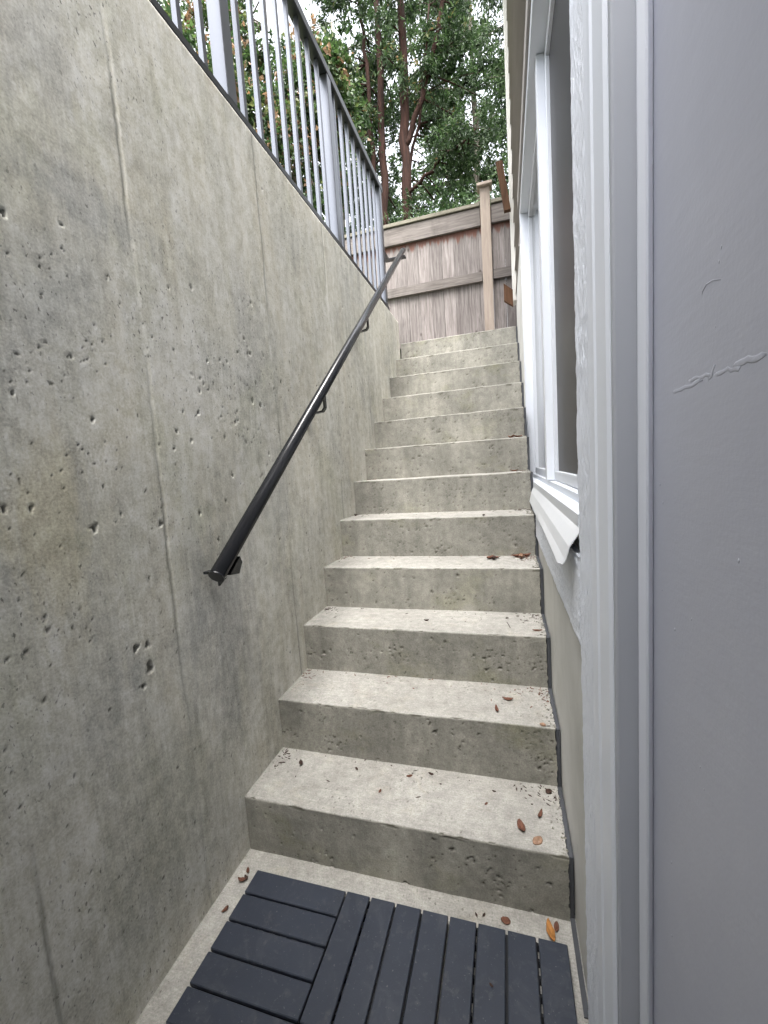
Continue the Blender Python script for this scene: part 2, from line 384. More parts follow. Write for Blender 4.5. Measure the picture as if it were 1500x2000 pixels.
M_barkred = bark_mat('red_fibrous_bark', (0.009, 0.005, 0.004), (0.040, 0.019, 0.014))
M_barkgrey = bark_mat('grey_bark', (0.05, 0.043, 0.036), (0.16, 0.14, 0.12))
t = NT('lawn_soil'); gn = t.noise(t.geo(), 3, 6, 0.7); M_ground = t.fin(t.ramp(gn, [(0.35, (0.05, 0.042, 0.03)), (0.6, (0.06, 0.09, 0.03))]), 0.95, t.bump(gn, 0.5, 0.05))
def dead(name, col):
    t = NT(name); n = t.noise(t.coords((1, 1, 1)), 90, 4, 0.6)
    return t.fin(t.mix(tuple(0.55*c for c in col), col, t.ramp(n, [(0.35, 0.0), (0.65, 1.0)])), 0.7, t.bump(n, 0.3, 0.001), 0.25)
M_dead = [dead('dead_leaf_brown', (0.16, 0.070, 0.045)), dead('dead_leaf_dark', (0.060, 0.034, 0.026)), dead('dead_leaf_tan', (0.34, 0.21, 0.14)), dead('dead_leaf_orange', (0.42, 0.19, 0.055))]

# ------------------------------------------------------------------ ground and landing (setting)
H, D, WID = 0.185, 0.233369, 0.931
ZW = 2.385                       # top of the retaining wall
mb = MB(); Z = 2.19
for (x0, x1, y0, y1) in ((-900, -0.15, -900, 900), (1.4, 900, -900, 900), (-0.15, 1.4, 2.60, 900), (-0.15, 1.4, -900, -2.75)):
    mb.add([(x0, y0, Z), (x1, y0, Z), (x1, y1, Z), (x0, y1, Z)], [(0, 1, 2, 3)])
g = mb.build('ground', M_ground); prop(g, 'soil and rough lawn of the yard above the stairwell', 'ground', kind='structure')

nx, ny = 190, 130
X, Y = np.meshgrid(np.linspace(-0.02, 1.0, nx), np.concatenate([np.linspace(-2.7, -0.7, 20), np.linspace(-0.68, 0.02, ny-20)]), indexing='ij')
Zf = 0.008 + 0.0016*fbm(X*14, Y*14, 91, 5)
V = np.stack([X, Y, Zf], -1).reshape(-1, 3)
me = big_mesh('landing_floor', V, grid_faces(nx, ny), True, {'pit': np.zeros(nx*ny)})
fl = link('landing_floor', me, MS); prop(fl, 'pale concrete landing floor at the foot of the stairs', 'floor', kind='structure')

# ------------------------------------------------------------------ retaining wall with real bug holes and form seams
def stamp(Hm, P, ua, va, pits):
    """press pits (u, v, ru, rv, depth, angle) into a height map sampled at ua x va"""
    for (u, v, ru, rv, dp, an) in pits:
        R_ = max(ru, rv)*1.5
        i0, i1 = np.searchsorted(ua, (u-R_, u+R_)); j0, j1 = np.searchsorted(va, (v-R_, v+R_))
        if i1 <= i0 or j1 <= j0: continue
        du = ua[i0:i1, None]-u; dv = va[None, j0:j1]-v
        ca, sa = math.cos(an), math.sin(an)
        a_ = (du*ca+dv*sa)/ru; b_ = (-du*sa+dv*ca)/rv
        th = np.arctan2(b_, a_); r_ = np.sqrt(a_*a_+b_*b_)*(1+0.25*np.sin(3*th+u*900)+0.15*np.sin(5*th+v*700))
        k = np.clip((1.15-r_)/0.32, 0, 1)
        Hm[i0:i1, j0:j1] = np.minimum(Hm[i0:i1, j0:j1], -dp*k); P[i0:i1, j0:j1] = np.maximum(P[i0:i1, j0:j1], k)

ya = np.concatenate([np.arange(-0.75, 1.05, 0.0037), np.arange(1.05, 2.5, 0.0060), [2.505]])
za = np.concatenate([np.arange(-0.03, ZW-0.004, 0.0042), [ZW-0.001]])
A, B = np.meshgrid(ya, za, indexing='ij')
Hm = 0.0012*fbm(A*3, B*3, 21, 4) + 0.0005*fbm(A*40, B*22, 31, 3)
P = np.zeros_like(A); SE = np.zeros_like(A)
seams = [-0.55, -0.17, 0.42, 1.0, 1.58, 2.14]
for k, s0 in enumerate(seams):
    wob = 0.0035*vnoise(B*9+3*k, B*0+k, 50+k) + 0.0015*vnoise(B*60, B*0+k, 70+k)
    dd_ = A - s0 - wob
    gate = np.clip(0.62+1.1*vnoise(B*3.1+5*k, B*0+2*k, 80+k), 0, 1)
    Hm += 0.0003*np.exp(-(dd_/0.0045)**2)*gate - 0.0026*np.exp(-((dd_+0.007)/0.0030)**2)*gate*0.8
    Hm += 0.0014*(1 if k % 2 else -1)*0.5*(np.tanh(dd_/0.004))*np.exp(-np.abs(dd_)/0.25)
    SE = np.maximum(SE, np.exp(-((dd_+0.006)/0.004)**2)*gate)
r = np.random.default_rng(5); pits = []
def dens(y, z):
    d_ = 0.35 + 0.65*math.exp(-((z-1.35)/0.42)**2)*(1.0 if y < 1.2 else 0.6)
    if z > 1.65: d_ *= 0.45
    if z > 1.95: d_ *= 0.5
    return d_*(0.35+0.9*max(0, 0.5+float(vnoise(np.array([y*3.0]), np.array([z*3.0]), 15)[0])))
n_p = 0
while n_p < 1400:
    y, z = r.uniform(-0.72, 2.45), r.uniform(0.0, 2.3)
    if r.uniform() > dens(y, z): continue
    s_ = 0.0013+0.0013*r.exponential(0.8); s_ = min(s_, 0.0055)
    pits.append((y, z, s_*r.uniform(0.7, 1.2), s_*r.uniform(0.9, 2.0), s_*r.uniform(1.0, 1.8), r.normal(0.1, 0.35))); n_p += 1
for (y, z, n, sp) in ((-0.36, 1.60, 12, 0.06), (-0.30, 1.50, 22, 0.05), (-0.36, 1.22, 22, 0.06), (-0.24, 1.62, 14, 0.04), (0.22, 1.33, 14, 0.05), (0.62, 1.42, 18, 0.05), (0.7, 1.25, 14, 0.06), (-0.42, 1.40, 16, 0.05)):
    for _ in range(int(n*0.7)):
        s_ = r.uniform(0.0012, 0.0034)
        pits.append((y+r.normal(0, sp), z+r.normal(0, sp*0.7), s_*r.uniform(0.7, 1.3), s_*r.uniform(0.8, 1.7), s_*1.3, r.normal(0.3, 0.6)))
for (y, z, ru, rv) in ((-0.302, 0.805, 0.009, 0.013), (-0.272, 0.80, 0.008, 0.013), (-0.272, 0.745, 0.010, 0.022), (-0.295, 0.71, 0.007, 0.008), (-0.36, 1.09, 0.009, 0.011), (-0.19, 1.075, 0.007, 0.011)):
    pits.append((y, z, ru, rv, 0.010, 0.1))
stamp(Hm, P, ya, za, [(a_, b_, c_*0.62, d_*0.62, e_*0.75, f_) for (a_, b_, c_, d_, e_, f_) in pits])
Hm *= np.clip((ZW-B)/0.01, 0.2, 1)
edge = np.clip(1-(ZW-B)/0.012, 0, 1); Hm -= 0.006*edge**2          # eased top arris
V = np.stack([Hm, A, B], -1).reshape(-1, 3)
wall = empty('retaining_wall', (0, 0, 0)); prop(wall, 'tall pitted grey concrete retaining wall carrying the metal railing', 'wall')
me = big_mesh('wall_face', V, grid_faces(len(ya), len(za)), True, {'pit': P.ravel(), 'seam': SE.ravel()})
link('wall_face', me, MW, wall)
mb = MB(); mb.box(-0.2, -0.024, -2.75, 2.505, -0.1, ZW-0.002)
mb.box(-0.024, 0.0, -2.75, -0.752, -0.1, ZW-0.002)
mb.add([(-0.024, 2.505, -0.1), (-0.024, 2.505, ZW-0.002), (0.0, 2.505, ZW-0.004), (0.0, 2.505, -0.1)], [(0, 1, 2, 3)])
mb.add([(-0.024, -0.75, ZW-0.002), (-0.005, -0.75, ZW-0.002), (-0.005, 2.505, ZW-0.002), (-0.024, 2.505, ZW-0.002)], [(0, 1, 2, 3)])
mb.build('wall_core', MW, wall)
MB().box(0.002, 1.6, -2.95, -2.72, -0.1, ZW-0.01).build('added_shade_wall', MW, wall)  # unseen end wall behind the camera, added to shade the landing

# ------------------------------------------------------------------ concrete stairs: 12 steps, each its own cast step
stairs = empty('staircase', (0.46, 0, 0)); prop(stairs, 'flight of twelve bare concrete steps climbing between the wall and house', 'staircase')
for k in range(1, 13):
    y0, z0, z1 = (k-1)*D, (k-1)*H, k*H
    res = 0.0042 if k <= 3 else (0.006 if k <= 7 else 0.009)
    last = (k == 12); depth = D+0.012 if not last else 0.52
    xs = np.linspace(-0.006, WID, int(0.937/res)+1)
    sz = np.arange(z0-0.006 if k > 1 else z0-0.02, z1-0.006, res)
    rr_ = 0.0055; an = np.linspace(0, math.pi/2, 5)
    sy = np.concatenate([np.arange(y0+0.010, y0+min(depth, D+0.012), res*1.3), [y0+depth]])
    py = np.concatenate([np.full(len(sz), y0), y0+rr_-rr_*np.cos(an), sy])
    pz = np.concatenate([sz, z1-rr_+rr_*np.sin(an), np.full(len(sy), z1)])
    nn = len(py); ns, na = len(sz), len(an)
    Ny = np.concatenate([np.full(ns, -1.0), -np.cos(an), np.zeros(len(sy))]); Nz = np.concatenate([np.zeros(ns), np.sin(an), np.ones(len(sy))])
    arc = np.concatenate([[0], np.cumsum(np.hypot(np.diff(py), np.diff(pz)))])
    XX, SS = np.meshgrid(xs, arc, indexing='ij')
    hm = 0.0011*fbm(XX*8+k*9, SS*8, 200+k, 4) + 0.0005*fbm(XX*55, SS*55, 230+k, 3)
    pt_ = np.zeros_like(XX); rk = np.random.default_rng(300+k); pl = []
    hr = arc[ns-1]
    for _ in range(95 if k <= 8 else 60):
        s_ = 0.0012+min(0.0014*rk.exponential(0.8), 0.0045)
        pl.append((rk.uniform(0, WID), rk.uniform(0.006, hr-0.01), s_*rk.uniform(0.8, 1.6), s_*rk.uniform(0.7, 1.2), s_*1.5, rk.normal(0, 0.7)))
    for _ in range(5):
        cx_, cz_ = rk.uniform(0.1, WID-0.05), rk.uniform(0.02, hr-0.02)
        for _ in range(9):
            s_ = rk.uniform(0.0014, 0.0040); pl.append((cx_+rk.normal(0, 0.03), min(hr-0.008, max(0.005, cz_+rk.normal(0, 0.02))), s_*1.3, s_, s_*1.6, rk.normal(0, 0.6)))
    if k in (2, 3):         # honeycombed concrete at the right end
        for _ in range(14):
            s_ = rk.uniform(0.0015, 0.0038); pl.append((WID-abs(rk.normal(0, 0.05)), 0.085+rk.normal(0, 0.022), s_*1.3, s_, s_*1.8, rk.normal(0, 0.8)))
        for _ in range(9):
            s_ = rk.uniform(0.002, 0.004); pl.append((abs(rk.normal(0, 0.05)), 0.07+rk.normal(0, 0.008), s_*1.6, s_, s_*1.6, 0))
    # chips along the nosing, small pits on the tread
    for _ in range(10):
        pl.append((rk.uniform(0.02, WID), hr+rk.uniform(0.0, 0.008), rk.uniform(0.006, 0.03), rk.uniform(0.002, 0.004), 0.0022, 0))
    for _ in range(26):
        s_ = rk.uniform(0.0012, 0.003); pl.append((rk.uniform(0, WID), rk.uniform(hr+0.02, arc[-1]-0.01), s_, s_, s_, 0))
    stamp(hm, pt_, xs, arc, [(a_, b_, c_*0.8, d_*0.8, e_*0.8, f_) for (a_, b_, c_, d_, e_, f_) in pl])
    # form-board lip: thin raised line just behind the nosing
    hm += 0.0010*np.exp(-((SS-(hr+0.006))/0.004)**2)*(0.6+0.8*vnoise(XX*6+k, XX*0+k, 260+k))
    # drip / board line on the tread
    hm -= 0.0012*np.exp(-((SS-(hr+0.085+0.01*vnoise(XX*2+k, XX*0, 270+k)))/0.0025)**2)*np.clip(vnoise(XX*2.3+2*k, XX*0+k, 280+k)+0.1, 0, 1)
    wav = 0.0016*vnoise(XX*4+k*3, XX*0+k, 290+k)
    endr = np.zeros_like(XX); endr[-1, :] = 0.002*vnoise(SS[-1]*70, SS[-1]*0+k, 295)+0.0016*vnoise(SS[-1]*200, SS[-1]*0+k, 296)
    Vx = XX+endr; Vy = py[None, :]+Ny[None, :]*hm; Vz = pz[None, :]+Nz[None, :]*(hm+wav)
    V = np.stack([Vx, Vy, Vz], -1).reshape(-1, 3); F = grid_faces(len(xs), nn)
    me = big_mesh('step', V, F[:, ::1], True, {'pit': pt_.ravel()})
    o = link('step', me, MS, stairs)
    # solid end of the step
    mb = MB(); mb.prism([(y0+0.022, z0-0.02), (y0+0.022, z1-0.016), (y0+depth-0.002, z1-0.016), (y0+depth-0.002, z0-0.02)], 0, 0.0, WID-0.004)
    o2 = mb.mesh('step_core'); o2.materials.append(MS)
    at = o2.attributes.new('pit', 'FLOAT', 'POINT')
    core = link('step_core', o2, MS, o); core.location = (0, 0, 0)

# crumbs of mortar and grit left at the ends of the treads
for k, st in enumerate([o for o in stairs.children if o.name.startswith('step')], 1):
    rk = np.random.default_rng(500+k); mb = MB(); y0, z1 = (k-1)*D, k*H
    for _ in range(60 if k < 8 else 30):
        e_ = rk.uniform() < 0.75
        x = WID-abs(rk.normal(0, 0.012)) if e_ else (abs(rk.normal(0, 0.03)) if rk.uniform() < 0.6 else rk.uniform(0.03, WID-0.03))
        y = y0+0.006+rk.uniform(0, 1)**(1.5 if e_ else 0.5)*(D-0.014); r_ = rk.uniform(0.0012, 0.0045 if e_ else 0.0024)
        o_ = rk.normal(0, 0.25, (6, 3))+np.array([[1, 0, 0], [-1, 0, 0], [0, 1, 0], [0, -1, 0], [0, 0, 1], [0, 0, -1]])
        mb.add(o_*r_+np.array([x, y, z1+r_*0.5]), [(0, 2, 4), (2, 1, 4), (1, 3, 4), (3, 0, 4), (2, 0, 5), (1, 2, 5), (3, 1, 5), (0, 3, 5)])
    me_ = mb.mesh('grit'); me_.attributes.new('pit', 'FLOAT', 'POINT')
    q = link('grit', me_, MS, st); q.location = (0, 0, 0); q['kind'] = 'stuff'
    mb = MB()
    for _ in range(70 if k < 7 else 30):
        u_ = rk.uniform()
        if u_ < 0.45: x, y = WID-0.004-abs(rk.normal(0, 0.05)), y0+D-0.008-abs(rk.normal(0, 0.05))
        elif u_ < 0.75: x, y = 0.004+abs(rk.normal(0, 0.04)), y0+D-0.008-abs(rk.normal(0, 0.05))
        else: x, y = rk.uniform(0.02, WID-0.02), y0+D-0.006-abs(rk.normal(0, 0.02 if rk.uniform() < 0.6 else 0.09))
        if y < y0+0.01: continue
        l_, w_, a_ = rk.uniform(0.002, 0.008), rk.uniform(0.0006, 0.0020), rk.uniform(0, 3.14); c_, s_ = math.cos(a_), math.sin(a_)
        pts = [(-l_, -w_), (l_*0.3, -w_*1.3), (l_, 0.2*w_), (0, w_)]
        zt = z1+0.0016
        mb.add([(x+p*c_-r_*s_, y+p*s_+r_*c_, zt+h_) for h_ in (0, 0.0012) for p, r_ in pts], [(3, 2, 1, 0), (4, 5, 6, 7), (0, 1, 5, 4), (1, 2, 6, 5), (2, 3, 7, 6), (3, 0, 4, 7)])
    q = link('debris', mb.mesh('debris'), M_dead[1 if k % 2 else 0], st); q.location = (0, 0, 0); q['kind'] = 'stuff'
# ------------------------------------------------------------------ metal railing on the wall
rail = empty('metal_railing', (-0.03, 1.2, ZW)); prop(rail, 'charcoal metal picket railing standing on top of the concrete wall', 'railing')
y_start, y_end = -0.72, 2.262
MB().box(-0.055, -0.004, y_start, y_end, ZW+0.002, ZW+0.027, 0.002).build('bottom_rail', M_dark, rail)
MB().box(-0.058, -0.004, y_start, y_end+0.004, 3.245, 3.292, 0.004).build('top_rail', M_dark, rail)
posts = [-0.625, 0.325, 1.265, 2.205]
for y in posts: MB().box(-0.056, -0.006, y-0.025, y+0.025, ZW+0.029, 3.243, 0.002).build('post', M_rail, rail)
for b in range(3):
    for i in range(1, 9):
        y = posts[b]+(posts[b+1]-posts[b])*i/9
        MB().box(-0.040, -0.022, y-0.009, y+0.009, ZW+0.028, 3.244, 0.001).build('baluster', M_rail, rail)

# ------------------------------------------------------------------ black handrail on the wall
hand = empty('handrail', (0.09, 1.2, 1.9)); prop(hand, 'round black metal handrail sloping up the concrete wall', 'handrail')
hp = lambda y: 0.924 + (y+0.119)*0.770
XH = 0.088
MB().tube([(XH, -0.119, hp(-0.119)), (XH, 2.44, hp(2.44))], 0.0212, 28).build('rail_tube', M_hand, hand, True)
for y in (-0.119, 2.44):
    s_ = -1 if y < 0 else 1
    MB().tube([(XH, y+s_*0.0005, hp(y+s_*0.0005)), (XH, y+s_*0.0035, hp(y+s_*0.0035))], 0.0217, 28).build('end_cap', M_hand, hand)
for y in (-0.060, 0.66, 1.36):
    z = hp(y)
    arm = MB(); w = 0.011; lo = y < 0
    path = [(XH, z-0.020), (XH, z-0.040), (XH-0.012, z-0.050), (0.004, z-0.052)] if lo else [(XH, z-0.020), (XH, z-0.078), (XH-0.012, z-0.092), (0.004, z-0.098)]
    for (xa, za_), (xb, zb) in zip(path[:-1], path[1:]):
        dx, dz = xb-xa, zb-za_; L_ = math.hypot(dx, dz); nx_, nz_ = -dz/L_*0.0035, dx/L_*0.0035
        arm.prism([(xa+nx_, za_+nz_), (xb+nx_, zb+nz_), (xb-nx_, zb-nz_), (xa-nx_, za_-nz_)], 1, y-w, y+w)
    br = arm.build('bracket', M_hand, hand)
    xp = XH-0.030 if lo else 0.001; dz = 0.066 if lo else 0.0; dy = -0.006 if lo else 0.0
    pl_ = MB(); pl_.prism([(y+dy-0.016, z+dz-0.150), (y+dy+0.016, z+dz-0.134), (y+dy+0.016, z+dz-0.070), (y+dy-0.016, z+dz-0.086)], 0, xp, xp+0.006)
    q = pl_.build('wall_plate', M_hand, br); q.location = (0, 0, 0)
    sc = MB(); sc.tube([(xp+0.0065, y+dy+0.006, z+dz-0.130), (xp+0.010, y+dy+0.006, z+dz-0.130)], [0.004, 0.003], 10); q = sc.build('screw', M_screw, br, True); q.location = (0, 0, 0)
    if y < 0:
        q = MB().prism([(y-0.028, z-0.052), (y+0.022, z-0.012), (y+0.030, z-0.030), (y+0.012, z-0.058)], 0, XH-0.016, XH+0.016).build('saddle', M_hand, br); q.location = (0, 0, 0)
zb = hp(2.395)-0.031
br = MB().box(-0.050, XH+0.030, 2.372, 2.418, zb-0.010, zb, 0.001).build('bracket', M_hand, hand)
q = MB().box(-0.050, -0.012, 2.2305, 2.371, zb-0.010, zb, 0.001).build('post_arm', M_hand, br); q.location = (0, 0, 0)

# ------------------------------------------------------------------ timber fence at the head of the stairs
fence = empty('timber_fence', (0.4, 2.93, 2.2)); prop(fence, 'weathered greyish brown board fence behind the top step', 'fence')
FY = 2.93; bw = 0.108
post_x = [0.727, 0.727-1.85, 0.727-3.7]
xs_ = np.arange(-4.2, 1.9, bw)
for i, x in enumerate(xs_):
    if any(abs(x+bw/2-p_) < 0.5*bw+0.02 and abs(x+bw/2-p_) < 0.06 for p_ in post_x): pass
    dy = random.uniform(-0.002, 0.003)
    MB().box(x+0.0004, x+bw-0.0004, FY+dy, FY+0.018+dy, 2.20, 3.34, 0.0015).build('board', M_fence, fence)
ends = [(-4.2, post_x[2]-0.046), (post_x[2]+0.046, post_x[1]-0.046), (post_x[1]+0.046, post_x[0]-0.046), (post_x[0]+0.046, 1.9)]
for (x0, x1) in ends:
    MB().box(x0, x1, FY-0.030, FY-0.004, 3.190, 3.335, 0.002).build('top_rail', M_frail, fence)
    MB().box(x0, x1, FY-0.034, FY-0.004, 2.735, 2.815, 0.002).build('middle_rail', M_frail, fence)
    MB().box(x0, x1, FY-0.044, FY+0.06, 3.341, 3.372, 0.003).build('cap_board', M_cap, fence)
for x in post_x:
    p_ = MB().box(x-0.041, x+0.041, FY-0.052, FY-0.005, 2.20, 3.475, 0.003).build('post', M_post, fence)
    cp = MB(); cp.box(x-0.062, x+0.062, FY-0.085, FY+0.035, 3.476, 3.500, 0.003)
    cp.add([(x-0.05, FY-0.073, 3.5005), (x+0.05, FY-0.073, 3.5005), (x+0.05, FY+0.023, 3.5005), (x-0.05, FY+0.023, 3.5005), (x, FY-0.025, 3.518)], [(0, 1, 4), (1, 2, 4), (2, 3, 4), (3, 0, 4), (3, 2, 1, 0)])
    q = cp.build('post_cap', M_post, p_); q.location = (0, 0, 0)

# ------------------------------------------------------------------ house on the right
house = empty('house', (1.0, 0, 0)); prop(house, 'pale house wall with white trimmed window and grey door beside the steps', 'house')
XP, XT, XF = 0.9455, 0.936, 0.948      # panel, trim face, window frame face
WY0, WY1, WZ0, WZ1 = -0.17, 1.78, 1.02, 2.64
# foundation wall core behind everything, with openings for window and door
MB().box(1.10, 1.30, -2.7, 2.70, -0.05, 2.744).build('foundation', M_panel, house)
def hpart(name, mat, *bx, c=0.0, parent=None, smooth=False):
    m_ = MB(); m_.box(*bx, c); o = m_.build(name, mat, parent if parent else house, smooth)
    if parent: o.location = (0, 0, 0)
    return o
edges = [(-0.19, 0.33), (0.333, 0.94), (0.943, 1.80)]
for (a_, b_) in edges: hpart('cladding_panel', M_panel, XP, XP+0.012, a_, b_, 0.012, 0.995)
hpart('cladding_panel', M_panel, XP, XP+0.012, 1.803, 2.69, 0.8, 2.466)
hpart('head_trim', M_side, XT+0.004, XP+0.02, -0.197, 1.826, WZ1+0.004, WZ1+0.10, c=0.002)
# dark filler strip with the profile of the steps
poly = [(-0.19, -0.03), (-0.19, 0.012)]
for k in range(1, 13): poly += [((k-1)*D+0.006, (k-1)*H+(0.012 if k == 1 else -0.004)), ((k-1)*D+0.006, k*H-0.004)]
poly += [(2.9, 12*H-0.004), (2.9, -0.03)]
mb = MB(); n = len(poly); mb.prism(poly, 0, WID+0.0015, XP-0.002); mb.build('filler_strip', M_memb, house)
# white timber trim
def rough_board(name, y0, y1, z0, z1, along, seed):
    ya_ = np.arange(y0, y1+1e-6, 0.0030 if along == 'z' else 0.006); za_ = np.arange(z0, z1+1e-6, 0.005 if along == 'z' else 0.0035)
    A_, B_ = np.meshgrid(ya_, za_, indexing='ij')
    sy_, sz_ = (150, 45) if along == 'z' else (45, 150)
    h_ = 0.0016*fbm(A_*sy_, B_*sz_, seed, 3) + 0.0007*np.abs(vnoise(A_*sy_*2.2, B_*sz_*1.4, seed+9)) + 0.0006*fbm(A_*9, B_*5, seed+20, 2)
    ex = XT - h_
    rim = np.minimum(np.minimum(A_-y0, y1-A_), np.minimum(B_-z0, z1-B_)); ex = np.where(rim < 0.0015, XT+0.004, ex)
    V_ = np.stack([ex, A_, B_], -1).reshape(-1, 3); F_ = grid_faces(len(ya_), len(za_))
    # side walls back to the panel
    nu, nv = len(ya_), len(za_); idx = np.arange(nu*nv).reshape(nu, nv)
    ring = np.concatenate([idx[:, 0], idx[-1, 1:], idx[-2::-1, -1], idx[0, -2:0:-1]])
    Bk = V_[ring].copy(); Bk[:, 0] = XP+0.010; k0 = len(V_)
    V_ = np.concatenate([V_, Bk]); m_ = len(ring); r_ = np.arange(m_)
    F2 = np.stack([ring, ring[(r_+1) % m_], k0+(r_+1) % m_, k0+r_], 1)
    return link(name, big_mesh(name, V_, np.concatenate([F_, F2]), True), M_trim, house)
rough_board('vertical_trim', -0.335, -0.214, 0.012, 2.44, 'z', 400)
rough_board('belly_board', -0.213, 2.0, 0.822, 0.992, 'y', 430)
# window
win = hpart('window', M_vinyl, 1.035, 1.06, WY0-0.02, WY1, WZ0, WZ1)
def wpart(name, mat, *bx, c=0.0015): return hpart(name, mat, *bx, c=c, parent=win)
wpart('frame_jamb', M_vinyl, XF, 1.034, WY1-0.050, WY1+0.02, WZ0+0.001, WZ1)
wpart('frame_jamb', M_vinyl, XF, 1.034, WY0-0.026, WY0+0.015, WZ0+0.001, WZ1)
wpart('frame_head', M_vinyl, XF, 1.034, WY0+0.016, WY1-0.051, WZ1-0.045, WZ1)
mb = MB(); mb.prism([(XF-0.004, WZ0+0.005), (XF-0.004, WZ0+0.040), (XF+0.012, WZ0+0.046), (XF+0.013, WZ0+0.036), (XF+0.030, WZ0+0.040), (XF+0.031, WZ0+0.060), (1.034, WZ0+0.062), (1.034, WZ0+0.005)], 1, WY0+0.016, WY1-0.051)
q = None
mb2 = MB()
for f_, v_ in [(mb.f, mb.v)]: mb2.v = [(p[0], p[1], p[2]) for p in v_]; mb2.f = f_
q = mb2.build('frame_sill', M_vinyl, win); q.location = (0, 0, 0)
MY = 0.74
wpart('mullion', M_vinyl, XF+0.022, 1.034, MY, MY+0.055, WZ0+0.063, WZ1-0.046)
for (a_, b_, mat, nm) in ((WY0+0.016, MY-0.001, M_screen, 'insect_screen'), (MY+0.056, WY1-0.051, M_glass, 'pane')):
    sx0 = 0.998 if nm == 'insect_screen' else 0.992
    wpart('sash_rail', M_vinyl, sx0, 1.03, a_, b_, WZ0+0.063, WZ0+0.098)
    wpart('sash_rail', M_vinyl, sx0, 1.03, a_, b_, WZ1-0.085, WZ1-0.047)
    wpart('sash_stile', M_vinyl, sx0, 1.03, b_-0.032, b_, WZ0+0.099, WZ1-0.086)
    wpart('sash_stile', M_vinyl, sx0, 1.03, a_, a_+0.032, WZ0+0.099, WZ1-0.086)
    q = hpart(nm, mat, 1.010, 1.014, a_+0.0325, b_-0.0325, WZ0+0.0985, WZ1-0.0865, parent=win)
# bent sheet-metal flashing under the window, lifting away at its near end
n = 40; prof = []
mb = MB(); vv = []; ff = []
for i in range(n+1):
    s_ = i/n; y = -0.185+s_*(1.80+0.185); l_ = (1-s_)**1.6
    pr_ = [(XP-0.001, 1.036), (0.944-0.006*l_, 1.031-0.004*l_), (0.936-0.013*l_, 1.008-0.004*l_), (0.931-0.015*l_, 0.984-0.004*l_), (0.927-0.020*l_, 0.962+0.003*math.sin(9*s_))]
    if i == 0: pr_[4] = (pr_[4][0]+0.004, pr_[4][1]+0.010)
    for (x, z) in pr_: vv.append((x, y, z))
    for (x, z) in pr_: vv.append((x+0.0016, y, z-0.0010))
m_ = 5
for i in range(n):
    for k in range(m_-1):
        a_ = i*10+k; ff.append((a_, a_+1, a_+11, a_+10)); b_ = i*10+5+k; ff.append((b_, b_+10, b_+11, b_+1))
    ff.append((i*10+4, i*10+9, i*10+19, i*10+14))
for k in range(m_-1): ff.append((k, k+5, k+6, k+1))
mb.add(vv, ff); q = mb.build('sill_flashing', M_flash, house)
# door: moulding, jamb, weather strip and slab
prof = [(0.950, -0.3365), (0.936, -0.3365), (0.933, -0.341), (0.933, -0.372), (0.930, -0.377), (0.929, -0.398), (0.932, -0.404), (0.932, -0.412), (0.9285, -0.418), (0.928, -0.470), (0.931, -0.476), (0.985, -0.476), (0.985, -0.3365)]
mb = MB(); mb.prism(prof, 2, 0.012, 2.3); mb.build('door_moulding', M_mould, house)
hpart('door_jamb', M_jamb, 0.9315, 1.02, -0.490, -0.4765, 0.012, 2.3, c=0.002)
hpart('weather_strip', M_strip, 0.952, 0.9655, -0.5045, -0.4905, 0.012, 2.3, c=0.0055)
door = hpart('door', M_door, 0.966, 1.015, -1.40, -0.4915, 0.025, 2.25, c=0.0015)
# paint sags and drips on the door skin
rr_ = np.random.default_rng(12)
def sag(pts, r_, fl=0.08):
    m_ = MB(); m_.tube([(0.966, y, z) for y, z in pts], [r_*0.3]+[r_*random.uniform(0.7, 1.2) for _ in pts[1:-1]]+[r_*0.3], 10)
    m_.v = [(0.966+(p[0]-0.966)*fl, p[1], p[2]) for p in m_.v]
    o = m_.build('paint_sag', M_door, door, True); o.location = (0, 0, 0)
def wob(y0, z0, y1, z1, n, a_): return [(y0+(y1-y0)*i/n+random.uniform(-a_, a_)*0.5, z0+(z1-z0)*i/n+random.uniform(-a_, a_)) for i in range(n+1)]
sag(wob(-0.550, 1.2215, -0.612, 1.2225, 9, 0.0012), 0.0020)
sag(wob(-0.585, 1.2270, -0.628, 1.2240, 8, 0.0010), 0.0016)
sag(wob(-0.622, 1.2200, -0.632, 1.2300, 5, 0.0012), 0.0020, 0.09)
sag(wob(-0.630, 1.2240, -0.668, 1.2210, 8, 0.0014), 0.0018, 0.07)
sag(wob(-0.655, 1.2240, -0.695, 1.2225, 8, 0.0012), 0.0020, 0.07)
sag([(-0.6085, 1.287), (-0.610, 1.2895), (-0.616, 1.292), (-0.626, 1.291), (-0.638, 1.2865)], 0.0006, 0.6)
for _ in range(24):
    y, z = random.uniform(-0.78, -0.50), random.uniform(0.55, 1.9); r_ = random.uniform(0.0005, 0.0012)
    sag([(y, z-r_*1.5), (y, z), (y, z+r_*1.5)], r_, 0.22)
hpart('foundation', M_panel, 1.03, 1.099, -2.7, -1.41, -0.05, 2.46)
hpart('door_head', M_mould, 0.93, 1.10, -1.45, -0.199, 2.445, 2.5)
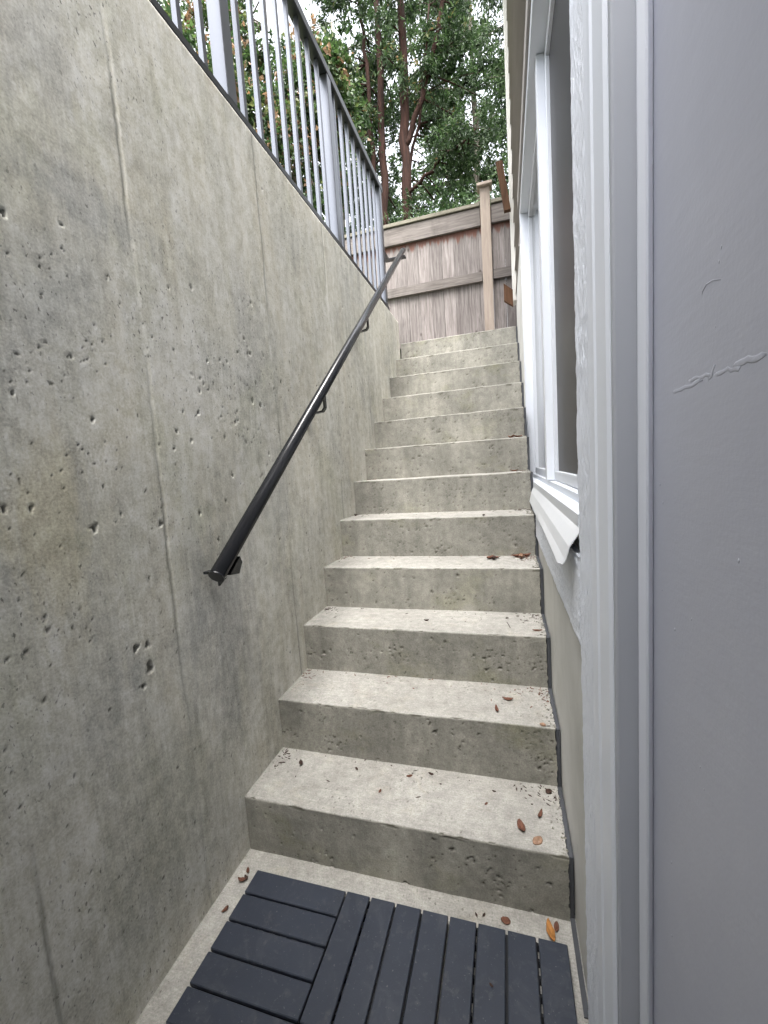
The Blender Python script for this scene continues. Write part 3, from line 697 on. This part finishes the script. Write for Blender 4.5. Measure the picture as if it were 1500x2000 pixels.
# lap siding above
for i in range(14):
    z = 2.468+i*0.175
    mb = MB(); mb.prism([(0.938, z), (0.958, z+0.183), (0.970, z+0.183), (0.970, z)], 1, (1.828 if z < 2.64 else -2.8), 2.588)
    mb.v = [(p[0], p[1], p[2]) for p in mb.v]
    mb.build('siding_board', M_side, house)
hpart('corner_board', M_corner, 0.918, 0.985, 2.590, 2.70, 2.42, 4.92, c=0.003)
hpart('upper_wall', M_side, 0.9705, 8.0, -2.8, 2.70, 2.745, 4.92)
MB().prism([(0.80, 4.925), (0.80, 5.02), (8.0, 6.8), (8.0, 4.925)], 1, -2.9, 2.85).build('roof', M_side, house)
# unseen canopy slab, added to shade the landing and lower wall
hpart('added_shade_canopy', M_corner, -0.19, 0.937, -2.95, -1.36, 2.62, 2.80)
# brown timber stubs by the far corner
def skew(a, b, y0, y1, name):
    mb = MB(); mb.add([(a[0], y0, a[2]), (a[1], y0, a[2]), (b[1], y0, b[2]), (b[0], y0, b[2]), (a[0], y1, a[2]), (a[1], y1, a[2]), (b[1], y1, b[2]), (b[0], y1, b[2])],
        [(0, 1, 2, 3), (4, 7, 6, 5), (0, 4, 5, 1), (1, 5, 6, 2), (2, 6, 7, 3), (3, 7, 4, 0)]); return mb.build(name, M_brown, house)
skew((0.824, 0.872, 3.405), (0.874, 0.922, 3.05), 2.500, 2.540, 'timber_bracket')
mb = MB(); mb.add([(0.850, 2.49, 2.525), (0.916, 2.49, 2.468), (0.916, 2.49, 2.350), (0.850, 2.49, 2.400), (0.850, 2.53, 2.525), (0.916, 2.53, 2.468), (0.916, 2.53, 2.350), (0.850, 2.53, 2.400)],
    [(0, 1, 2, 3), (4, 7, 6, 5), (0, 4, 5, 1), (1, 5, 6, 2), (2, 6, 7, 3), (3, 7, 4, 0)]); mb.build('timber_bracket', M_brown, house)

# ------------------------------------------------------------------ deck tiles
def make_tile(x0, y1, along, label):
    s_ = 0.278; t_ = empty('deck_tile', (x0+s_/2, y1-s_/2, 0.010)); prop(t_, label, 'deck tile')
    base = MB()
    for i in range(9):
        a_ = x0+0.004+i*(s_-0.014)/8; base.box(a_, a_+0.006, y1-s_+0.004, y1-0.004, 0.011, 0.0295)
    for i in range(9):
        a_ = y1-s_+0.004+i*(s_-0.014)/8; base.box(x0+0.0045, x0+s_-0.0045, a_, a_+0.006, 0.0115, 0.0285)
    base.build('base_grid', M_tileb, t_)
    for i in range(4):
        p_ = s_/4
        if along == 'x': b = (x0+0.0012, x0+s_-0.0012, y1-(i+1)*p_+0.0027, y1-i*p_-0.0027)
        else: b = (x0+i*p_+0.0027, x0+(i+1)*p_-0.0027, y1-s_+0.0012, y1-0.0012)
        MB().box(*b, 0.030, 0.0405, 0.0018).build('slat', M_tile, t_)
    return t_
TY = -0.080
make_tile(0.084, TY, 'x', 'dark grey deck tile with crosswise slats nearest the bottom step')
make_tile(0.362, TY, 'y', 'dark grey deck tile with lengthwise slats beside the crosswise one')
make_tile(0.640, TY, 'y', 'dark grey deck tile with lengthwise slats against the house wall')
make_tile(0.084, TY-0.278, 'x', 'dark grey crosswise deck tile behind another, along the concrete wall')
make_tile(0.362, TY-0.278, 'y', 'dark grey lengthwise deck tile in the middle of the second row')
make_tile(0.640, TY-0.278, 'y', 'dark grey lengthwise deck tile in the second row by the door')

# ------------------------------------------------------------------ fallen leaves
def leaf(x, y, z, size, mat, label, group, curl=0.5, rot=None, asp=0.5):
    n, m_ = 7, 4; vv = []; r_ = random
    cu = curl*r_.uniform(0.6, 1.3); tw = r_.uniform(-0.5, 0.5)
    for i in range(n):
        u = i/(n-1); w = asp*size*(math.sin(math.pi*(0.06+0.9*u))**0.8)*r_.uniform(0.85, 1.1)
        for j in range(m_):
            v = j/(m_-1)*2-1
            zz = abs(v)*w*cu*0.8 + size*cu*0.45*(2*u-1)**2 + tw*0.15*size*v*(u-0.5)
            vv.append(((u-0.5)*size, v*w*0.5, zz))
    ff = [(i*m_+j, (i+1)*m_+j, (i+1)*m_+j+1, i*m_+j+1) for i in range(n-1) for j in range(m_-1)]
    k = len(vv); vv += [(p[0], p[1], p[2]+0.0008) for p in vv]; ff += [tuple(reversed([q+k for q in f])) for f in ff]
    bd = [i*m_ for i in range(n)]+[(n-1)*m_+j for j in range(1, m_)]+[i*m_+m_-1 for i in range(n-2, -1, -1)]+[j for j in range(m_-2, 0, -1)]
    for a_, b_ in zip(bd, bd[1:]+bd[:1]): ff.append((a_, b_, b_+k, a_+k))
    mn = min(p[2] for p in vv); vv = [(p[0], p[1], p[2]-mn) for p in vv]
    mb = MB(); mb.add(vv, ff); me = mb.mesh('fallen_leaf', True)
    o = link('fallen_leaf', me, M_dead[mat]); o.location = (x, y, z+0.0012); o.rotation_euler = (0, 0, r_.uniform(0, 6.28) if rot is None else rot)
    prop(o, label, 'leaf', group); return o
def bits(pts, z, size, label, group, mats=(1, 0), curl=0.4):
    for i, (x, y) in enumerate(pts): leaf(x, y, z, size*random.uniform(0.75, 1.3), mats[i % len(mats)], label, group, curl)
bits([(0.307, 0.181), (0.486, 0.185), (0.552, 0.207), (0.411, 0.105), (0.749, 0.175), (0.728, 0.124)], H, 0.016, 'tiny dark leaf fragment on the tread of the lowest step', 'leaf bits on the lowest step')
leaf(0.905, 0.205, H, 0.022, 1, 'round dark dead leaf at the back of the lowest tread by the house', None, 0.3, None, 0.9)
leaf(0.874, 0.112, H, 0.030, 0, 'narrow curled brown leaf strip on the lowest tread by the house', None, 0.8, 1.2, 0.35)
leaf(0.822, 0.062, H, 0.038, 0, 'large tightly curled brown leaf near the edge of the lowest step', None, 0.8, 1.9, 0.6)
leaf(0.862, 0.030, H, 0.032, 2, 'flat pale tan leaf near the edge of the lowest step', None, 0.2, 0.9, 0.8)
leaf(0.109, 0.166, H, 0.026, 1, 'dark crumpled leaf on the lowest tread by the concrete wall', None, 0.6)
leaf(0.796, 0.365, 2*H, 0.036, 0, 'folded reddish brown leaf lying crosswise on the second step', None, 0.7, 0.0, 0.4)
leaf(0.761, 0.299, 2*H, 0.036, 0, 'folded reddish brown leaf pointing down the second step', None, 0.7, 1.75, 0.35)
leaf(0.896, 0.242, 2*H, 0.018, 2, 'small round tan leaf at the right edge of the second step', None, 0.5, None, 0.9)
leaf(0.491, 0.570, 3*H, 0.020, 1, 'small dark leaf in the middle of the third tread', None, 0.5)
leaf(0.905, 0.520, 3*H, 0.034, 0, 'brown leaf on the third tread against the house', None, 0.3, 0.1, 0.4)
tw = MB(); tw.tube([(0.800, 0.585, 3*H+0.003), (0.806, 0.560, 3*H+0.004), (0.812, 0.530, 3*H+0.003)], 0.0010, 6); o = tw.build('twig', M_dead[1]); prop(o, 'thin dry needle lying on the third tread', 'twig')
leaf(0.02, 0.655, 3*H, 0.022, 1, 'dark leaf scrap in the wall corner of the third step', None, 0.5)
for (x, y, s_, m_) in ((0.735, 0.868, 0.045, 0), (0.752, 0.850, 0.040, 1), (0.762, 0.880, 0.035, 0)):
    leaf(x, y, 4*H, s_, m_, 'crumpled brown leaf in the middle clump on the fourth step', 'middle leaf clump on the fourth step', 0.9)
for (x, y, s_, m_) in ((0.850, 0.905, 0.050, 0), (0.872, 0.892, 0.045, 2), (0.892, 0.908, 0.040, 0), (0.868, 0.850, 0.020, 1)):
    leaf(x, y, 4*H, s_, m_, 'crumpled brown leaf in the clump on the fourth step by the house', 'leaf clump beside the house on the fourth step', 0.9)
leaf(0.711, 0.945, 5*H, 0.026, 1, 'small dark leaf at the edge of the fifth step', None, 0.6)
leaf(0.02, 1.11, 5*H, 0.028, 1, 'dark leaf scrap in the wall corner of the fifth step', None, 0.7)
leaf(0.860, 1.34, 6*H, 0.045, 0, 'brown leaf on the sixth tread against the house', None, 0.5, 0.2)
leaf(0.852, 1.47, 7*H, 0.055, 0, 'curled brown leaf standing on the seventh step by the house', None, 1.0, 2.2, 0.4)
leaf(0.889, 1.45, 7*H, 0.050, 0, 'flat brown leaf on the seventh step by the house', None, 0.5, 0.4, 0.5)
zf = 0.0095
leaf(0.882, -0.040, zf, 0.050, 3, 'long orange leaf on the landing floor beside the house', None, 0.6, 1.75, 0.38)
leaf(0.897, -0.024, zf, 0.024, 0, 'small reddish leaf touching the orange leaf', None, 0.4)
leaf(0.776, -0.038, zf, 0.024, 0, 'reddish brown leaf between deck tiles and bottom riser', None, 0.4, None, 0.8)
bits([(0.722, -0.036), (0.703, -0.040)], zf, 0.012, 'tiny dark leaf crumb between the deck tiles and bottom riser', 'leaf crumbs below the bottom riser', (1,))
bits([(0.040, -0.070), (0.048, -0.090), (0.040, -0.100)], zf, 0.024, 'dark red leaf scrap in the landing corner by the concrete wall', 'leaf scraps in the landing corner', (0, 1), 0.7)
leaf(0.045, -0.181, zf, 0.020, 0, 'lone leaf scrap between the concrete wall and crosswise deck tile', None, 0.6)
leaf(0.747, -0.203, 0.0412, 0.010, 1, 'tiny dark speck of leaf on a lengthwise deck slat', None, 0.3)

# ------------------------------------------------------------------ trees beyond the fence
def tree(name, label, stems, mat_b, mat_l, blobs, leaf_len, leaf_w, droop, group=None, brown=0.0, seed=1, cat='tree'):
    """stems: list of (points, radii); blobs: (centre, radius xyz, n_branches, leaves) -> branches run from the nearest stem point"""
    rg = np.random.default_rng(seed)
    root = empty(name, stems[0][0][0]); prop(root, label, cat, group)
    wood = MB(); sp = []
    for pts, rads in stems:
        # resample with a little wobble
        P_ = [Vector(p) for p in pts]; Q = []; Rr = []
        for i in range(len(P_)-1):
            for s_ in np.linspace(0, 1, 7)[:-1]:
                Q.append(P_[i].lerp(P_[i+1], float(s_))+Vector([float(w_) for w_ in rg.normal(0, 0.018, 3)])); Rr.append((rads[i]*(1-s_)+rads[i+1]*s_)*rg.uniform(0.92, 1.08))
        Q.append(P_[-1]); Rr.append(rads[-1]); wood.tube(Q, Rr, 10); sp += list(zip(Q, Rr))
    SP = np.array([tuple(q) for q, _ in sp])
    LC = []; LD = []; LT = []
    for (c, rxyz, nb, nl, br_) in blobs:
        c = np.array(c); rxyz = np.array(rxyz)
        for b in range(nb):
            d = rg.normal(0, 1, 3); d /= np.linalg.norm(d); end = c+d*rxyz*rg.uniform(0.35, 1.0)**0.6
            k = np.argmin(((SP-end)**2 * np.array([1, 1, 1.8])).sum(1)+rg.uniform(0, 0.8, len(SP))); st = SP[k]
            mid = 0.5*(st+end)+np.array([0, 0, 0.12*np.linalg.norm(end-st)*(1 if droop > 0 else -0.4)])+rg.normal(0, 0.06, 3)
            L_ = np.linalg.norm(end-st); r0 = min(sp[k][1]*0.5, 0.010+0.009*L_)
            bz = [tuple((1-s_)**2*st+2*s_*(1-s_)*mid+s_**2*end) for s_ in np.linspace(0, 1, 6)]
            wood.tube(bz, list(np.linspace(r0, 0.004, 6)), 5)
            # leaves around the outer part of the branch, in twiglets
            nt_ = max(3, int(nl*0.95)//14)
            for _ in range(nt_):
                s_ = rg.uniform(0.45, 1.05); base = (1-s_)**2*st+2*s_*(1-s_)*mid+s_**2*end
                td = rg.normal(0, 1, 3)+d*0.7; td[2] -= droop; td /= np.linalg.norm(td); tl = rg.uniform(0.15, 0.42)
                m_ = int(14*rg.uniform(0.6, 1.4)); q = rg.uniform(0, 1, m_)[:, None]
                pos = base+td*tl*q+rg.normal(0, 0.028, (m_, 3)); pos[:, 2] -= droop*0.10*q[:, 0]**2
                ld = td+rg.normal(0, 0.75, (m_, 3)); ld[:, 2] -= droop*0.5
                LC.append(pos); LD.append(ld/np.linalg.norm(ld, axis=1)[:, None])
                bl = rg.uniform() < br_
                LT.append(rg.uniform(0.80, 1.0, m_) if bl else np.clip(rg.normal(0.38+0.25*rg.normal(), 0.16, m_), 0, 0.74))
    C_ = np.concatenate(LC); Dv = np.concatenate(LD); T_ = np.concatenate(LT); n = len(C_)
    rnd = rg.normal(0, 1, (n, 3)); side = np.cross(Dv, rnd); side /= np.linalg.norm(side, axis=1)[:, None]; nrm = np.cross(Dv, side)
    ll = (leaf_len*rg.uniform(0.6, 1.3, n))[:, None]; lw = (leaf_w*rg.uniform(0.6, 1.3, n))[:, None]
    # five-point folded leaf: base, left, tip, right with a raised midrib
    v0 = C_; v1 = C_+Dv*ll*0.45-side*lw*0.5+nrm*lw*0.15; v2 = C_+Dv*ll-nrm*ll*0.12; v3 = C_+Dv*ll*0.45+side*lw*0.5+nrm*lw*0.15
    V = np.stack([v0, v1, v2, v3], 1).reshape(-1, 3); i4 = np.arange(n)[:, None]*4
    F = np.concatenate([i4+np.array([[0, 1, 2]]), i4+np.array([[0, 2, 3]])])
    me = big_mesh('crown', V, F, False, {'tint': np.repeat(T_, 4)})
    wood.build('trunk', mat_b, root, True); link('crown', me, mat_l, root)
    return root

tree('conifer_tree', 'tall conifer with several reddish trunks behind the board fence',
     [([(-0.95, 8.0, 2.1), (-0.94, 8.0, 6.6), (-0.86, 8.0, 9.0), (-0.8, 8.0, 13)], [0.14, 0.10, 0.085, 0.03]),
      ([(-1.02, 8.05, 2.1), (-1.25, 8.1, 5.6), (-1.46, 8.1, 6.6), (-1.38, 8.1, 8.6), (-1.30, 8.1, 12.5)], [0.085, 0.085, 0.085, 0.07, 0.03]),
      ([(-1.15, 7.95, 5.0), (-1.62, 8.0, 6.9), (-1.6, 8.0, 9.4), (-1.7, 8, 11)], [0.05, 0.055, 0.04, 0.02]),
      ([(-0.93, 8.0, 7.6), (-0.45, 7.9, 8.5), (0.0, 7.8, 9.8), (0.3, 7.8, 11.5)], [0.055, 0.05, 0.04, 0.02]),
      ([(-0.93, 8.0, 6.7), (-0.3, 7.8, 7.0), (0.5, 7.6, 7.3)], [0.04, 0.03, 0.015]),
      ([(-0.92, 8.0, 7.0), (-0.62, 8.3, 8.4), (-0.35, 8.5, 10.5)], [0.035, 0.03, 0.015])],
     M_barkred, M_cedarleaf,
     [((-0.9, 8.2, 10.8), (2.0, 1.3, 1.5), 60, 330, 0.03), ((0.2, 8.3, 8.6), (0.8, 0.8, 1.1), 22, 230, 0.02), ((-2.2, 8.4, 8.2), (0.8, 0.9, 1.6), 34, 300, 0.03),
      ((-0.7, 9.2, 8.0), (1.5, 0.7, 1.6), 30, 170, 0.05), ((0.3, 7.6, 7.1), (0.8, 0.6, 0.4), 16, 230, 0.02), ((-0.5, 8.2, 6.1), (1.1, 0.7, 0.5), 26, 190, 0.05), ((-1.3, 7.6, 9.0), (0.9, 0.4, 1.0), 10, 190, 0.25)],
     0.090, 0.032, 0.5, seed=3)
tree('conifer_tree', 'dark drooping conifer behind the fence next to the house corner',
     [([(1.5, 6.9, 2.1), (1.5, 6.9, 6.5), (1.5, 6.9, 11.5)], [0.2, 0.15, 0.03])], M_barkgrey, M_cedarleaf,
     [((1.2, 6.7, 7.6), (0.5, 0.7, 1.6), 40, 260, 0.0), ((1.25, 6.6, 5.6), (0.5, 0.7, 0.9), 24, 240, 0.0), ((1.3, 6.8, 9.6), (0.9, 0.8, 1.4), 26, 220, 0.0)],
     0.080, 0.024, 0.9, seed=5)
tree('maple_tree', 'leafy maple with clusters of withered brown leaves behind the railing',
     [([(-3.6, 6.6, 2.1), (-3.4, 6.5, 4.5), (-3.1, 6.4, 7.0), (-2.9, 6.3, 10)], [0.12, 0.09, 0.06, 0.02]),
      ([(-3.4, 6.5, 4.5), (-2.5, 6.0, 6.2), (-1.9, 5.6, 7.6)], [0.06, 0.045, 0.015])], M_barkgrey, M_mapleleaf,
     [((-2.5, 5.9, 6.4), (0.9, 0.8, 1.0), 46, 150, 0.24), ((-3.4, 6.2, 7.2), (1.3, 1.0, 1.4), 46, 150, 0.14), ((-1.8, 6.0, 7.4), (0.6, 0.7, 0.9), 40, 170, 0.12), ((-4.6, 6.2, 8.6), (1.6, 1.0, 1.6), 56, 160, 0.10)],
     0.080, 0.066, 0.6, seed=8)
tree('maple_tree', 'broadleaf tree with brown lower leaves seen through the railing pickets',
     [([(-2.9, 4.6, 2.1), (-2.8, 4.5, 4.0), (-2.6, 4.4, 6.2)], [0.08, 0.06, 0.02])], M_barkgrey, M_mapleleaf,
     [((-2.5, 4.4, 4.9), (0.75, 0.6, 0.75), 40, 130, 0.50), ((-3.2, 4.2, 6.2), (1.0, 0.8, 1.0), 46, 140, 0.15), ((-2.2, 4.6, 4.1), (0.8, 0.5, 0.35), 24, 110, 0.15)],
     0.075, 0.062, 0.7, seed=11)
tree('background_tree', 'far tree with thin dark trunk filling the gap left of the conifer',
     [([(-4.5, 13.5, 2.1), (-4.4, 13.5, 9), (-4.2, 13.5, 16)], [0.2, 0.14, 0.03])], M_barkgrey, M_cedarleaf,
     [((-4.2, 13.3, 9.0), (2.6, 1.2, 3.0), 60, 190, 0.03), ((-6.5, 13.3, 13.0), (2.6, 1.2, 3.0), 50, 190, 0.03), ((-3.4, 13.3, 14.0), (2.2, 1.2, 2.0), 40, 190, 0.03)],
     0.15, 0.07, 0.6, seed=14)
tree('background_tree', 'far dark tree filling the gap between conifer and house corner',
     [([(0.3, 14, 2.1), (0.3, 14, 9), (0.2, 14, 17)], [0.20, 0.13, 0.03])], M_barkgrey, M_cedarleaf,
     [((0.2, 13.8, 8.8), (2.0, 1.2, 2.0), 50, 170, 0.0), ((0.3, 13.8, 12.5), (2.2, 1.2, 2.4), 50, 190, 0.0), ((-1.6, 13.8, 14.5), (2.2, 1.2, 2.0), 50, 210, 0.0), ((-1.4, 13.8, 10.5), (1.6, 1.0, 2.2), 34, 150, 0.0)],
     0.15, 0.065, 0.7, seed=17)
tree('shrub', 'green leafy shrub peeping over the board fence left of its post',
     [([(0.1, 4.6, 2.1), (0.15, 4.6, 3.2), (0.3, 4.5, 4.0)], [0.04, 0.03, 0.01])], M_barkgrey, M_cedarleaf,
     [((0.25, 4.5, 3.92), (0.70, 0.35, 0.30), 46, 150, 0.0), ((-0.6, 4.6, 3.85), (0.35, 0.3, 0.28), 18, 120, 0.0)],
     0.052, 0.028, 0.3, seed=21, cat='shrub')
